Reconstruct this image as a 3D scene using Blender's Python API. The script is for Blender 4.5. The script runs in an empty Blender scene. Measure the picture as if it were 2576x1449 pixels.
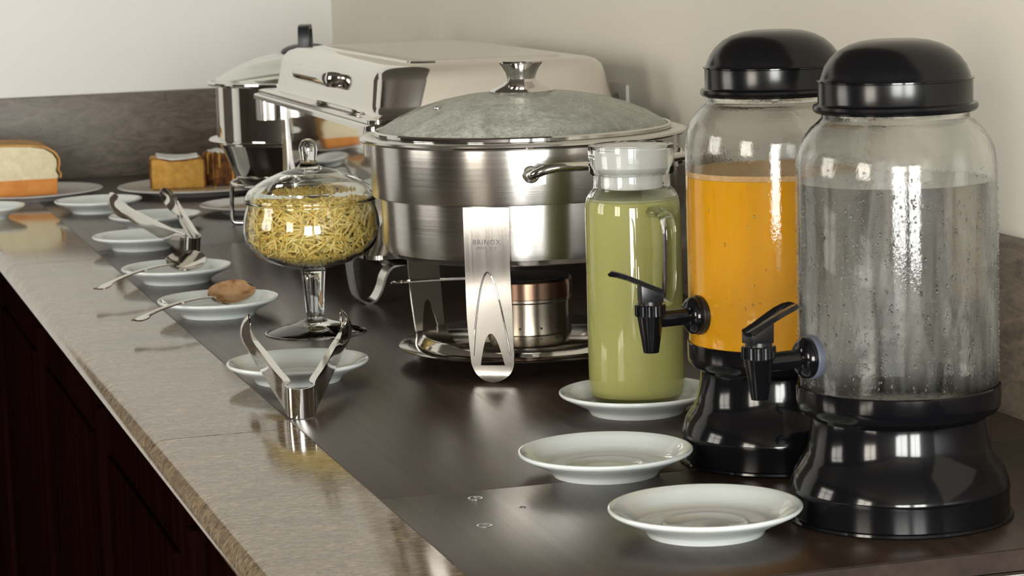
import bpy, bmesh, math, random
from mathutils import Vector, Matrix

scene = bpy.context.scene
COL = scene.collection
T = 0.90            # counter top height above the floor
PI = math.pi
random.seed(7)

# ------------------------------------------------------------------ camera
YAW, PITCH, ROLL, CAM_H, F_PX = 0.28320022, 0.14150064, -0.03237545, 0.45195216, 6429.9
fw = Vector((math.sin(YAW)*math.cos(PITCH), math.cos(YAW)*math.cos(PITCH), -math.sin(PITCH)))
rt = Vector((math.cos(YAW), -math.sin(YAW), 0)); up = rt.cross(fw)
RGT = math.cos(ROLL)*rt + math.sin(ROLL)*up
UPV = -math.sin(ROLL)*rt + math.cos(ROLL)*up
cd = bpy.data.cameras.new('camera'); cam = bpy.data.objects.new('camera', cd); COL.objects.link(cam)
m = Matrix((RGT, UPV, -fw)).transposed().to_4x4(); m.translation = Vector((0, 0, T+CAM_H))
cam.matrix_world = m
cd.sensor_width = 36; cd.lens = F_PX/2576*36; cd.clip_start = .02; cd.clip_end = 60
cd.dof.use_dof = True; cd.dof.focus_distance = 2.25; cd.dof.aperture_fstop = 24
scene.camera = cam
BACK = Vector((-math.sin(YAW), -math.cos(YAW), 0)); SIDE = rt.copy()
def azdir(deg):      # horizontal direction; 0 = towards the viewer's side of the counter, + = clockwise
    a = math.radians(deg); return BACK*math.cos(a) + SIDE*math.sin(a)

# ------------------------------------------------------------------ world, light, exposure
w = bpy.data.worlds.new('daylight'); scene.world = w; w.use_nodes = True
w.node_tree.nodes['Background'].inputs[0].default_value = (.75, .85, 1, 1)
w.node_tree.nodes['Background'].inputs[1].default_value = .6
vs = scene.view_settings
vs.view_transform = 'Standard'; vs.look = 'None'; vs.gamma = 1; vs.use_curve_mapping = False
vs.exposure = 0.06
cy = scene.cycles
cy.use_denoising = True; cy.max_bounces = 10; cy.transmission_bounces = 10; cy.glossy_bounces = 4; cy.diffuse_bounces = 3
cy.use_adaptive_sampling = True; cy.adaptive_threshold = .09; cy.adaptive_min_samples = 16
cy.transparent_max_bounces = 16; cy.sample_clamp_indirect = 6; cy.blur_glossy = .6

ROOM_X0, ROOM_X1, ROOM_Y0, ROOM_Y1, ROOM_H = -2.9, 1.078, -4.6, 4.90, 2.75
# windows: (wall, centre along wall, width, sill, head, watts)
WINDOWS = [('near', -1.75, 1.9, .06, 2.35, 370, (1, 1, .965)), ('near', .30, 1.4, .06, 2.35, 296, (1, 1, .965)),
           ('left', -.35, 1.3, 1.0, 2.35, 92, (1, .92, .79)), ('left', 3.05, 1.3, 1.0, 2.35, 40, (1, .94, .84))]
def area_light(name, loc, rot, sx, sy, watts, col):
    l = bpy.data.lights.new(name, 'AREA'); l.shape = 'RECTANGLE'; l.size = sx; l.size_y = sy; l.energy = watts; l.color = col
    o = bpy.data.objects.new(name, l); COL.objects.link(o); o.location = loc; o.rotation_euler = rot
for wall, c, wd, z0, z1, watts, tint in WINDOWS:
    zc = (z0+z1)/2
    if wall == 'near': area_light('window_daylight', (c, ROOM_Y0-.10, zc), (PI/2, 0, 0), wd, z1-z0, watts, tint)
    else: area_light('window_daylight', (ROOM_X0-.10, c, zc), (PI/2, 0, PI/2+PI), wd, z1-z0, watts, tint)

# ------------------------------------------------------------------ materials
def new_mat(name):
    mt = bpy.data.materials.new(name); mt.use_nodes = True
    nt = mt.node_tree; b = nt.nodes['Principled BSDF']
    return mt, nt, b
def pmat(name, col, rough=.5, metal=0., **kw):
    mt, nt, b = new_mat(name)
    b.inputs['Base Color'].default_value = (*col, 1); b.inputs['Roughness'].default_value = rough; b.inputs['Metallic'].default_value = metal
    for k, v in kw.items(): b.inputs[k.replace('_', ' ')].default_value = v
    return mt
def node(nt, t, **kw):
    n = nt.nodes.new(t)
    for k, v in kw.items(): setattr(n, k, v)
    return n
def coords(nt, scale=(1, 1, 1), kind='Object', rot=(0, 0, 0)):
    tc = node(nt, 'ShaderNodeTexCoord'); mp = node(nt, 'ShaderNodeMapping')
    mp.inputs['Scale'].default_value = scale; mp.inputs['Rotation'].default_value = rot
    nt.links.new(tc.outputs[kind], mp.inputs['Vector']); return mp.outputs['Vector']
def noise(nt, vec, scale=5, detail=4, rough=.55, dist=0.):
    n = node(nt, 'ShaderNodeTexNoise'); n.inputs['Scale'].default_value = scale; n.inputs['Detail'].default_value = detail
    n.inputs['Roughness'].default_value = rough; n.inputs['Distortion'].default_value = dist
    nt.links.new(vec, n.inputs['Vector']); return n.outputs['Fac']
def ramp(nt, fac, stops):
    r = node(nt, 'ShaderNodeValToRGB'); e = r.color_ramp.elements
    while len(e) < len(stops): e.new(.5)
    for el, (p, c) in zip(e, stops): el.position = p; el.color = (*c, 1) if len(c) == 3 else c
    nt.links.new(fac, r.inputs['Fac']); return r.outputs['Color']
def bump(nt, b, h, strength=.3, dist=.001):
    n = node(nt, 'ShaderNodeBump'); n.inputs['Strength'].default_value = strength; n.inputs['Distance'].default_value = dist
    nt.links.new(h, n.inputs['Height']); nt.links.new(n.outputs['Normal'], b.inputs['Normal'])
def mixc(nt, a, b_, fac, mode='MIX'):
    n = node(nt, 'ShaderNodeMix', data_type='RGBA', blend_type=mode)
    for s, v in ((n.inputs[0], fac), (n.inputs[6], a), (n.inputs[7], b_)):
        if hasattr(v, 'is_output'): nt.links.new(v, s)
        else: s.default_value = v if not isinstance(v, tuple) else ((*v, 1) if len(v) == 3 else v)
    return n.outputs[2]

def wall_mat(name='matt_wall_paint', a=(.70, .695, .655), z=(.735, .73, .69)):
    mt, nt, b = new_mat(name); v = coords(nt)
    c = ramp(nt, noise(nt, v, 1.2, 3), [(.3, a), (.7, z)])
    nt.links.new(c, b.inputs['Base Color']); b.inputs['Roughness'].default_value = .75
    bump(nt, b, noise(nt, v, 160, 3), .12, .001); return mt
def ceiling_mat(): return pmat('ceiling_wood', (.13, .115, .095), .8)
def dark_wall_mat():
    mt, nt, b = new_mat('brown_room_wall'); v = coords(nt)
    nt.links.new(ramp(nt, noise(nt, v, 3, 4), [(.3, (.050, .036, .027)), (.7, (.068, .050, .038))]), b.inputs['Base Color'])
    b.inputs['Roughness'].default_value = .7; return mt
def floor_mat():
    mt, nt, b = new_mat('floor_stone'); v = coords(nt)
    nt.links.new(ramp(nt, noise(nt, v, 6, 5), [(.3, (.055, .042, .032)), (.7, (.085, .066, .052))]), b.inputs['Base Color'])
    b.inputs['Roughness'].default_value = .65; return mt
def laminate_mat():
    mt, nt, b = new_mat('dark_wood_laminate')
    v = coords(nt, (90, 2.2, 90)); v2 = coords(nt, (260, 5, 260)); v3 = coords(nt, (7, .8, 7))
    c1 = ramp(nt, noise(nt, v, 1, 5, .6), [(.25, (.026, .0155, .0100)), (.6, (.047, .0305, .0215)), (.8, (.068, .046, .033))])
    c2 = ramp(nt, noise(nt, v3, 1, 3), [(.3, (.85, .82, .8)), (.7, (1.15, 1.1, 1.08))])
    c = mixc(nt, c1, c2, 1., 'MULTIPLY')
    nt.links.new(c, b.inputs['Base Color'])
    n2 = noise(nt, v2, 1, 3)
    r = node(nt, 'ShaderNodeMapRange'); r.inputs['To Min'].default_value = .27; r.inputs['To Max'].default_value = .37
    nt.links.new(n2, r.inputs['Value']); nt.links.new(r.outputs['Result'], b.inputs['Roughness'])
    b.inputs['Specular IOR Level'].default_value = .42
    bump(nt, b, n2, .10, .0004); return mt
def granite_mat():
    mt, nt, b = new_mat('polished_brown_granite')
    v = coords(nt, (1, 2.6, 1.6))
    a = noise(nt, v, 95, 6, .78, .6); l = noise(nt, v, 12, 4, .6, .5); d = noise(nt, v, 170, 3, .6)
    c1 = ramp(nt, a, [(.34, (.060, .045, .032)), (.44, (.215, .160, .103)), (.54, (.370, .290, .190)), (.68, (.53, .44, .32))])
    c2 = ramp(nt, l, [(.3, (.70, .66, .62)), (.55, (1, 1, 1)), (.75, (1.18, 1.08, .92))])
    c = mixc(nt, c1, c2, 1., 'MULTIPLY')
    c = mixc(nt, c, ramp(nt, d, [(.32, (.30, .28, .27)), (.42, (1, 1, 1))]), 1., 'MULTIPLY')
    nt.links.new(c, b.inputs['Base Color']); b.inputs['Roughness'].default_value = .09
    b.inputs['Specular IOR Level'].default_value = .55
    return mt
def splash_mat():
    mt, nt, b = new_mat('grey_brown_stone_splash')
    v = coords(nt, (2.2, 2.2, 7), rot=(0.0, .25, 0.))
    a = noise(nt, v, 7, 6, .62, 2.2); f = noise(nt, v, 90, 3)
    c1 = ramp(nt, a, [(.28, (.052, .040, .028)), (.45, (.102, .081, .058)), (.58, (.132, .106, .077)), (.74, (.178, .145, .108))])
    c = mixc(nt, c1, ramp(nt, f, [(.3, (.82, .81, .80)), (.7, (1.1, 1.1, 1.1))]), 1., 'MULTIPLY')
    nt.links.new(c, b.inputs['Base Color']); b.inputs['Roughness'].default_value = .42
    bump(nt, b, a, .15, .002); return mt
def steel_mat(name, rough, aniso=0., col=(.62, .60, .57), grain=None):
    mt, nt, b = new_mat(name)
    b.inputs['Base Color'].default_value = (*col, 1); b.inputs['Metallic'].default_value = 1; b.inputs['Roughness'].default_value = rough
    if aniso:
        b.inputs['Anisotropic'].default_value = aniso; b.inputs['Anisotropic Rotation'].default_value = .25
        t = node(nt, 'ShaderNodeTangent', direction_type='RADIAL', axis='Z'); nt.links.new(t.outputs[0], b.inputs['Tangent'])
    if grain:
        n = noise(nt, coords(nt, grain), 1, 4, .6)
        r = node(nt, 'ShaderNodeMapRange'); r.inputs['To Min'].default_value = rough*.75; r.inputs['To Max'].default_value = rough*1.35
        nt.links.new(n, r.inputs['Value']); nt.links.new(r.outputs['Result'], b.inputs['Roughness'])
        bump(nt, b, n, .05, .0003)
    return mt
def glass_mat(name, col=(.97, .985, .97), rough=0., ior=1.47, drops=None):
    mt, nt, b = new_mat(name)
    b.inputs['Base Color'].default_value = (*col, 1); b.inputs['Roughness'].default_value = rough
    b.inputs['Transmission Weight'].default_value = 1; b.inputs['IOR'].default_value = ior
    if drops:
        v = coords(nt, drops)
        vo = node(nt, 'ShaderNodeTexVoronoi'); vo.inputs['Scale'].default_value = 1; nt.links.new(v, vo.inputs['Vector'])
        h = ramp(nt, vo.outputs['Distance'], [(.12, (1, 1, 1)), (.38, (0, 0, 0))])
        msk = ramp(nt, noise(nt, coords(nt, (22, 22, 9)), 1, 4, .6), [(.47, (0, 0, 0)), (.60, (1, 1, 1))])
        h2 = mixc(nt, h, msk, 1., 'MULTIPLY')
        bump(nt, b, h2, .28, .0012)
    return mt
def jar_glass_mat(name, fogmin, fogmax, top):
    # jar glass filmed with fine condensation up to the height of the cold drink, wiped by runs of water
    mt, nt, b = new_mat(name)
    b.inputs['Base Color'].default_value = (.985, .99, .98, 1); b.inputs['Roughness'].default_value = 0.
    b.inputs['Transmission Weight'].default_value = 1; b.inputs['IOR'].default_value = 1.45
    fine = noise(nt, coords(nt, (330, 330, 200)), 1, 3, .6)
    bump(nt, b, fine, .10, .0010)
    fog = node(nt, 'ShaderNodeBsdfTranslucent'); fog.inputs['Color'].default_value = (.74, .74, .68, 1)
    dif = node(nt, 'ShaderNodeBsdfDiffuse'); dif.inputs['Color'].default_value = (.74, .74, .68, 1)
    mx0 = node(nt, 'ShaderNodeMixShader'); mx0.inputs[0].default_value = .5
    nt.links.new(fog.outputs[0], mx0.inputs[1]); nt.links.new(dif.outputs[0], mx0.inputs[2])
    big = noise(nt, coords(nt, (75, 75, 9)), 1, 5, .7, 1.2)
    mk = ramp(nt, big, [(.36, (fogmin,)*3), (.62, (fogmax,)*3)])
    tc = node(nt, 'ShaderNodeTexCoord'); sx = node(nt, 'ShaderNodeSeparateXYZ'); nt.links.new(tc.outputs['Object'], sx.inputs[0])
    mr = node(nt, 'ShaderNodeMapRange'); nt.links.new(sx.outputs['Z'], mr.inputs['Value'])
    mr.inputs['From Min'].default_value = top+.030; mr.inputs['From Max'].default_value = top-.002
    m2 = node(nt, 'ShaderNodeMapRange'); nt.links.new(sx.outputs['Z'], m2.inputs['Value'])
    m2.inputs['From Min'].default_value = .100; m2.inputs['From Max'].default_value = .125
    mu0 = node(nt, 'ShaderNodeMath', operation='MULTIPLY'); nt.links.new(m2.outputs['Result'], mu0.inputs[0]); nt.links.new(mr.outputs['Result'], mu0.inputs[1])
    mul = node(nt, 'ShaderNodeMath', operation='MULTIPLY'); nt.links.new(mk, mul.inputs[0]); nt.links.new(mu0.outputs[0], mul.inputs[1])
    mx = node(nt, 'ShaderNodeMixShader')
    nt.links.new(mul.outputs[0], mx.inputs[0]); nt.links.new(b.outputs[0], mx.inputs[1]); nt.links.new(mx0.outputs[0], mx.inputs[2])
    nt.links.new(mx.outputs[0], nt.nodes['Material Output'].inputs['Surface']); return mt
def misted_glass_mat():
    # lid glass fogged and beaded from inside: clear glass under a patchy film of fine water drops
    mt, nt, b = new_mat('steamed_lid_glass')
    b.inputs['Base Color'].default_value = (.93, .97, .92, 1); b.inputs['Roughness'].default_value = .02
    b.inputs['Transmission Weight'].default_value = 1; b.inputs['IOR'].default_value = 1.3
    v = coords(nt, (150, 150, 260)); n = noise(nt, v, 1, 5, .7, 1.2)
    bump(nt, b, n, .9, .003)
    fog = node(nt, 'ShaderNodeBsdfTranslucent'); fog.inputs['Color'].default_value = (.88, .90, .82, 1)
    dif = node(nt, 'ShaderNodeBsdfDiffuse'); dif.inputs['Color'].default_value = (.88, .90, .82, 1)
    mx0 = node(nt, 'ShaderNodeMixShader'); mx0.inputs[0].default_value = .55
    nt.links.new(fog.outputs[0], mx0.inputs[1]); nt.links.new(dif.outputs[0], mx0.inputs[2])
    big = noise(nt, coords(nt, (16, 16, 22)), 1, 5, .65, 1.0)
    mk = mixc(nt, ramp(nt, big, [(.36, (.10, .10, .10)), (.58, (.62, .62, .62))]), ramp(nt, n, [(.38, (.35, .35, .35)), (.54, (1, 1, 1))]), 1., 'MULTIPLY')
    mx = node(nt, 'ShaderNodeMixShader')
    nt.links.new(mk, mx.inputs[0]); nt.links.new(b.outputs[0], mx.inputs[1]); nt.links.new(mx0.outputs[0], mx.inputs[2])
    nt.links.new(mx.outputs[0], nt.nodes['Material Output'].inputs['Surface']); return mt
def crumb_mat(name, stops, scale=60, bstr=.5):
    mt, nt, b = new_mat(name); v = coords(nt)
    nt.links.new(ramp(nt, noise(nt, v, scale, 5, .65), stops), b.inputs['Base Color']); b.inputs['Roughness'].default_value = .8
    bump(nt, b, noise(nt, v, scale*2.5, 4), bstr, .003); return mt
def potato_mat():
    mt, nt, b = new_mat('shoestring_potato'); v = coords(nt)
    c = ramp(nt, noise(nt, v, 130, 4, .7), [(.3, (.66, .36, .06)), (.42, (.92, .63, .15)), (.58, (.95, .77, .30)), (.75, (.94, .69, .20))])
    nt.links.new(c, b.inputs['Base Color']); b.inputs['Roughness'].default_value = .5
    b.inputs['Subsurface Weight'].default_value = .0; return mt
def cabinet_mat():
    mt, nt, b = new_mat('dark_mahogany_lacquer')
    n = noise(nt, coords(nt, (40, 40, 2)), 1, 4)
    nt.links.new(ramp(nt, n, [(.3, (.0045, .0012, .0012)), (.7, (.010, .0028, .0024))]), b.inputs['Base Color'])
    b.inputs['Roughness'].default_value = .55; b.inputs['Specular IOR Level'].default_value = 0.; return mt

M = dict(beige_wall=wall_mat('matt_beige_paint', (.715, .685, .595), (.745, .715, .625)), black_lid=pmat('satin_black_lid', (.004, .004, .005), .20, Specular_IOR_Level=.4), dark_wall=dark_wall_mat(), etch=pmat('etched_grey', (.10, .10, .10), .5),
    wall=wall_mat(), ceiling=ceiling_mat(), floor=floor_mat(), laminate=laminate_mat(), granite=granite_mat(), splash=splash_mat(),
    cabinet=cabinet_mat(), grout=pmat('dark_joint_filler', (.012, .010, .009), .8), pale_line=pmat('pale_edge_line', (.20, .17, .15), .5),
    porcelain=pmat('white_porcelain', (.79, .845, .83), .09), plate=pmat('white_platter_glaze', (.72, .71, .69), .15),
    black=pmat('glossy_black_plastic', (.004, .004, .005), .11, Specular_IOR_Level=.42),
    black_satin=pmat('satin_black_plastic', (.008, .008, .009), .28), black_knob=pmat('black_bakelite', (.018, .019, .024), .38),
    gasket=pmat('milky_silicone', (.13, .14, .19), .35, Transmission_Weight=.3), white_plastic=pmat('white_plastic', (.84, .85, .83), .3),
    glass=glass_mat('clear_glass'), water_jar=jar_glass_mat('heavily_misted_jar_glass', .02, .18, .2545), orange_jar=jar_glass_mat('lightly_misted_jar_glass', .0, .035, .24),
    green_glass=glass_mat('pressed_glass', (.96, .985, .955), 0., 1.5), drop=glass_mat('water_drop', (1, 1, 1), 0., 1.33),
    water=glass_mat('clear_water', (.97, .985, .975), 0., 1.33), misted=misted_glass_mat(),
    orange=pmat('orange_juice', (.90, .47, .001), .35, Specular_IOR_Level=.2, Subsurface_Weight=.25, Subsurface_Radius=(.02, .008, .001), Subsurface_Scale=.3),
    foam=crumb_mat('orange_foam', [(.3, (.70, .42, .16)), (.7, (.86, .62, .34))], 200, .2),
    lemon=pmat('cloudy_lemonade', (.62, .61, .24), .3, Specular_IOR_Level=.2, Subsurface_Weight=.4, Subsurface_Radius=(.02, .02, .008), Subsurface_Scale=.4),
    brushed=steel_mat('brushed_steel_round', .22, .8, (.60, .58, .545), (3, 3, 900)),
    satin=steel_mat('satin_steel', .17, 0, (.62, .605, .58), (500, 500, 6)),
    polish=steel_mat('polished_steel', .055, 0, (.66, .64, .61)), soft_polish=steel_mat('buffed_steel', .10, 0, (.66, .635, .60)), lid_steel=steel_mat('mirror_lid_steel', .075, 0, (.72, .69, .65)),
    lever=steel_mat('grey_metallic_lever', .25, 0, (.35, .35, .36)),
    burner=steel_mat('sooty_burner_steel', .26, .5, (.30, .265, .215)), copper=steel_mat('heat_tinted_steel', .25, .4, (.24, .15, .105)),
    soot=pmat('soot_black', (.004, .004, .006), .6), potato=potato_mat(),
    crumb=crumb_mat('pale_bread_crumb', [(.3, (.62, .54, .34)), (.7, (.76, .69, .48))], 70), orange_crust=crumb_mat('orange_cake_base', [(.3, (.55, .19, .035)), (.7, (.70, .30, .07))], 50, .3),
    crust=crumb_mat('golden_bread_crust', [(.3, (.36, .16, .04)), (.7, (.58, .33, .10))], 40, .3),
    cake=crumb_mat('golden_cake_crumb', [(.3, (.46, .23, .035)), (.7, (.66, .38, .08))], 70), choc=crumb_mat('dark_cake_crust', [(.35, (.06, .018, .004)), (.55, (.22, .08, .015)), (.7, (.42, .20, .04))], 45, .4),
    icing=pmat('white_icing', (.66, .67, .66), .4), sauce=crumb_mat('brown_sauce_film', [(.32, (.26, .095, .028)), (.45, (.46, .27, .125)), (.7, (.58, .39, .22))], 45, .1),
    caramel=pmat('syrup_puddle', (.33, .20, .08), .25), edge_wood=crumb_mat('brown_edge_band', [(.3, (.022, .013, .009)), (.7, (.055, .036, .026))], 40, .1),
    window_white=pmat('white_window_paint', (.7, .7, .68), .5), leaf=pmat('mint_green', (.05, .13, .02), .5), outlet=pmat('outlet_plastic', (.50, .47, .42), .5),
)

# ------------------------------------------------------------------ mesh helpers
class MB:
    def __init__(s): s.v = []; s.f = []
    def add(s, vs, fs):
        o = len(s.v); s.v += [tuple(p) for p in vs]; s.f += [tuple(i+o for i in f) for f in fs]; return s
    def box(s, x0, x1, y0, y1, z0, z1):
        return s.add([(x, y, z) for z in (z0, z1) for y in (y0, y1) for x in (x0, x1)],
                     [(0, 2, 3, 1), (4, 5, 7, 6), (0, 1, 5, 4), (2, 6, 7, 3), (0, 4, 6, 2), (1, 3, 7, 5)])
    def lathe(s, prof, seg=72, close=False, cx=0, cy=0, mat=None):
        vs, rings = [], []
        for r, z in prof:
            if r < 1e-6: rings.append([len(vs)]); vs.append((cx, cy, z))
            else:
                rings.append(list(range(len(vs), len(vs)+seg)))
                vs += [(cx+r*math.cos(2*PI*k/seg), cy+r*math.sin(2*PI*k/seg), z) for k in range(seg)]
        fs = []
        pairs = list(zip(rings, rings[1:])) + ([(rings[-1], rings[0])] if close else [])
        for a, b in pairs:
            if len(a) == 1 and len(b) == 1: continue
            for k in range(seg):
                k2 = (k+1) % seg
                if len(a) == 1: fs.append((a[0], b[k2], b[k]))
                elif len(b) == 1: fs.append((a[k], a[k2], b[0]))
                else: fs.append((a[k], a[k2], b[k2], b[k]))
        if mat: vs = [mat @ Vector(p) for p in vs]
        return s.add(vs, fs)
    def tube(s, pts, r, seg=10, caps=True, closed=False, flat=1.0, updir=None):
        pts = [Vector(p) for p in pts]; n = len(pts); rr = r if isinstance(r, (list, tuple)) else [r]*n
        vs, fs = [], []
        nrm = None
        for i, p in enumerate(pts):
            t = (pts[(i+1) % n]-pts[i-1]) if closed else (pts[min(i+1, n-1)]-pts[max(i-1, 0)])
            t.normalize()
            if updir is not None: a = Vector(updir)
            elif nrm is None: a = Vector((0, 0, 1)) if abs(t.z) < .9 else Vector((1, 0, 0))
            else: a = nrm
            nrm = (a-t*a.dot(t)).normalized(); b = t.cross(nrm)
            for k in range(seg):
                an = 2*PI*k/seg; vs.append(p+(nrm*math.cos(an)*flat+b*math.sin(an))*rr[i])
        for i in range(n if closed else n-1):
            j = (i+1) % n
            for k in range(seg):
                k2 = (k+1) % seg; fs.append((i*seg+k, i*seg+k2, j*seg+k2, j*seg+k))
        if caps and not closed:
            fs.append(tuple(range(seg-1, -1, -1))); fs.append(tuple((n-1)*seg+k for k in range(seg)))
        return s.add(vs, fs)
    def grid(s, rows, closed_u=False):
        nr, nc = len(rows), len(rows[0]); vs = [p for r in rows for p in r]; fs = []
        for i in range(nr-1):
            for j in range(nc if closed_u else nc-1):
                j2 = (j+1) % nc; fs.append((i*nc+j, i*nc+j2, (i+1)*nc+j2, (i+1)*nc+j))
        return s.add(vs, fs)
    def rrect(s, levels, n=6, cap0=False, cap1=False):
        # levels: (x0,x1,y0,y1,corner radius,z) lofted in order
        rows = []
        for x0, x1, y0, y1, r, z in levels:
            row = []
            for cx, cy, a0 in ((x1-r, y1-r, 0), (x0+r, y1-r, PI/2), (x0+r, y0+r, PI), (x1-r, y0+r, 1.5*PI)):
                for k in range(n+1):
                    a = a0+PI/2*k/n; row.append((cx+r*math.cos(a), cy+r*math.sin(a), z))
            rows.append(row)
        o = len(s.v); s.grid(rows, True); nc = len(rows[0])
        if cap0: s.f.append(tuple(o+k for k in range(nc-1, -1, -1)))
        if cap1: s.f.append(tuple(o+(len(rows)-1)*nc+k for k in range(nc)))
        return s
    def build(s, name, mat, parent=None, angle=38, bevel=0, solid=0, subd=0, merge=True, loc=None, rotz=0):
        me = bpy.data.meshes.new(name); me.from_pydata(s.v, [], s.f)
        bm = bmesh.new(); bm.from_mesh(me)
        if merge: bmesh.ops.remove_doubles(bm, verts=bm.verts, dist=1e-6)
        bmesh.ops.recalc_face_normals(bm, faces=bm.faces)
        if bevel: bmesh.ops.bevel(bm, geom=[e for e in bm.edges if len(e.link_faces) == 2 and e.calc_face_angle(0) > .6], offset=bevel, segments=2, profile=.6, affect='EDGES')
        bm.to_mesh(me); bm.free()
        me.materials.append(M[mat] if isinstance(mat, str) else mat)
        me.shade_smooth()
        if angle < 180: me.set_sharp_from_angle(angle=math.radians(angle))
        o = bpy.data.objects.new(name, me); COL.objects.link(o)
        if parent: o.parent = parent
        if loc: o.location = loc
        o.rotation_euler.z = rotz
        if solid:
            md = o.modifiers.new('thickness', 'SOLIDIFY'); md.thickness = solid; md.offset = 0
            me2 = o.modifiers.new('crisp_edges', 'EDGE_SPLIT'); me2.split_angle = math.radians(min(angle, 60))
        if subd:
            md = o.modifiers.new('smooth', 'SUBSURF'); md.levels = subd; md.render_levels = subd
        return o
def tag(o, label, cat, group=None, kind=None):
    o['label'] = label; o['category'] = cat
    if group: o['group'] = group
    if kind: o['kind'] = kind
    return o
def thing(name, label, cat, x, y, z=0., rotz=0., group=None):
    o = bpy.data.objects.new(name, None); COL.objects.link(o); o.empty_display_size = .05
    o.location = (x, y, T+z); o.rotation_euler.z = rotz
    return tag(o, label, cat, group)
def struct(o): o['kind'] = 'structure'; return o
def copy_tree(root):
    c = root.copy(); COL.objects.link(c)
    for ch in list(root.children):
        d = ch.copy(); COL.objects.link(d); d.parent = c
        for g in list(ch.children):
            e = g.copy(); COL.objects.link(e); e.parent = d
    return c
def spline(pts, n=8):     # Catmull-Rom through points
    P = [Vector(p) for p in pts]; P = [P[0]*2-P[1]]+P+[P[-1]*2-P[-2]]; out = []
    for i in range(1, len(P)-2):
        for k in range(n):
            t = k/n; a, b, c, d = P[i-1:i+3]
            out.append(.5*((2*b)+(c-a)*t+(2*a-5*b+4*c-d)*t*t+(3*b-a-3*c+d)*t**3))
    out.append(P[-2]); return out
def rprof(pts, n=6):      # smooth a lathe profile
    return [(max(p.x, 0), p.y) for p in spline([(r, z, 0) for r, z in pts], n)]

# ------------------------------------------------------------------ room shell
X0, X1, Y0, Y1, H = ROOM_X0, ROOM_X1, ROOM_Y0, ROOM_Y1, ROOM_H
struct(MB().box(X0-.3, X1+.3, Y0-.3, Y1+.3, -.1, 0).build('floor', 'floor'))
struct(MB().box(X0-.3, X1+.3, Y0-.3, Y1+.3, H, H+.1).build('ceiling', 'ceiling'))
struct(MB().box(X0-.3, X1+.3, Y1, Y1+.15, 0, H).build('wall_far', 'wall'))
struct(MB().box(X1, X1+.15, .95, Y1, 0, H).build('wall_right', 'beige_wall'))
struct(MB().box(X1, X1+.15, Y0-.15, .95, 0, H).build('wall_side', 'dark_wall'))  # unseen near stretch, made dark so the black bases mirror no bright wall
dr = struct(MB().box(-1.02, -.10, Y1-.05, Y1, 0, 2.15).build('added_dark_door', 'dark_wall', bevel=.004))  # unseen dark panel added so the polished pot reflects a dark strip
for z0_, z1_ in ((.15, .95), (1.05, 2.02)):
    MB().box(-.92, -.20, Y1-.065, Y1-.049, z0_, z1_).build('added_door_panel', 'dark_wall', dr, bevel=.006)
def holed_wall(name, wall):
    ws = sorted((c-wd/2, c+wd/2, z0, z1) for wl, c, wd, z0, z1, _, _ in WINDOWS if wl == wall)
    mb = MB(); lo, hi = (X0, X1) if wall == 'near' else (Y0, Y1); cur = lo
    def b(a0, a1, z0, z1):
        if wall == 'near': mb.box(a0, a1, Y0-.15, Y0, z0, z1)
        else: mb.box(X0-.15, X0, a0, a1, z0, z1)
    for a0, a1, z0, z1 in ws:
        b(cur, a0, 0, H); b(a0, a1, 0, z0); b(a0, a1, z1, H); cur = a1
    b(cur, hi, 0, H)
    struct(mb.build(name, 'dark_wall'))
holed_wall('wall_near', 'near'); holed_wall('wall_left', 'left')
for i, (wall, c, wd, z0, z1, _, _) in enumerate(WINDOWS):
    mb = MB(); t = .05
    a0, a1 = c-wd/2, c+wd/2
    bars = [(a0, a0+t, z0, z1), (a1-t, a1, z0, z1), (a0, a1, z0, z0+t), (a0, a1, z1-t, z1), (c-.03, c+.03, z0, z1), (a0, a1, z1-.42, z1-.38)]
    for p, q, r, s_ in bars:
        if wall == 'near': mb.box(p, q, Y0-.07, Y0-.02, r, s_)
        else: mb.box(X0-.07, X0-.02, p, q, r, s_)
    struct(mb.build('window_%d' % (i+1), 'window_white'))

# stone upstands against the walls
SPL = 1.057
struct(MB().box(SPL, X1, 1.0, Y1, T-.03, T+.158).build('trim_1', 'splash', bevel=.002))
struct(MB().box(.30, SPL, Y1-.021, Y1, T-.03, T+.157).build('trim_2', 'splash', bevel=.002))

# ------------------------------------------------------------------ counter
GX0, GX1 = .314, .452
wt = thing('granite_worktop', 'polished brown granite worktop border with rounded front edge along the cabinet', 'worktop', 0, 0)
edges = [1.0, 2.271, 3.618, Y1-.021]
for a, b in zip(edges, edges[1:]):
    sec = []
    for k in range(9):      # bullnose
        an = PI/2+PI*k/8; sec.append((GX0+.016+.016*math.cos(an), -.016+.016*math.sin(an)))
    sec = [(GX1-.0006, 0)] + sec + [(GX1-.0006, -.032)]
    rows = [[(x, y, z) for x, z in sec] for y in (a+.0012, b-.0012)]
    mb = MB().grid(rows, True); n = len(sec); mb.f += [tuple(range(n)), tuple(range(2*n-1, n-1, -1))]
    mb.build('slab', 'granite', wt, bevel=0)
for yj in (2.271, 3.618):
    MB().box(GX0+.012, GX1-.001, yj-.0011, yj+.0011, -.0310, -.0010).build('joint_filler', 'grout', wt)

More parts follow.
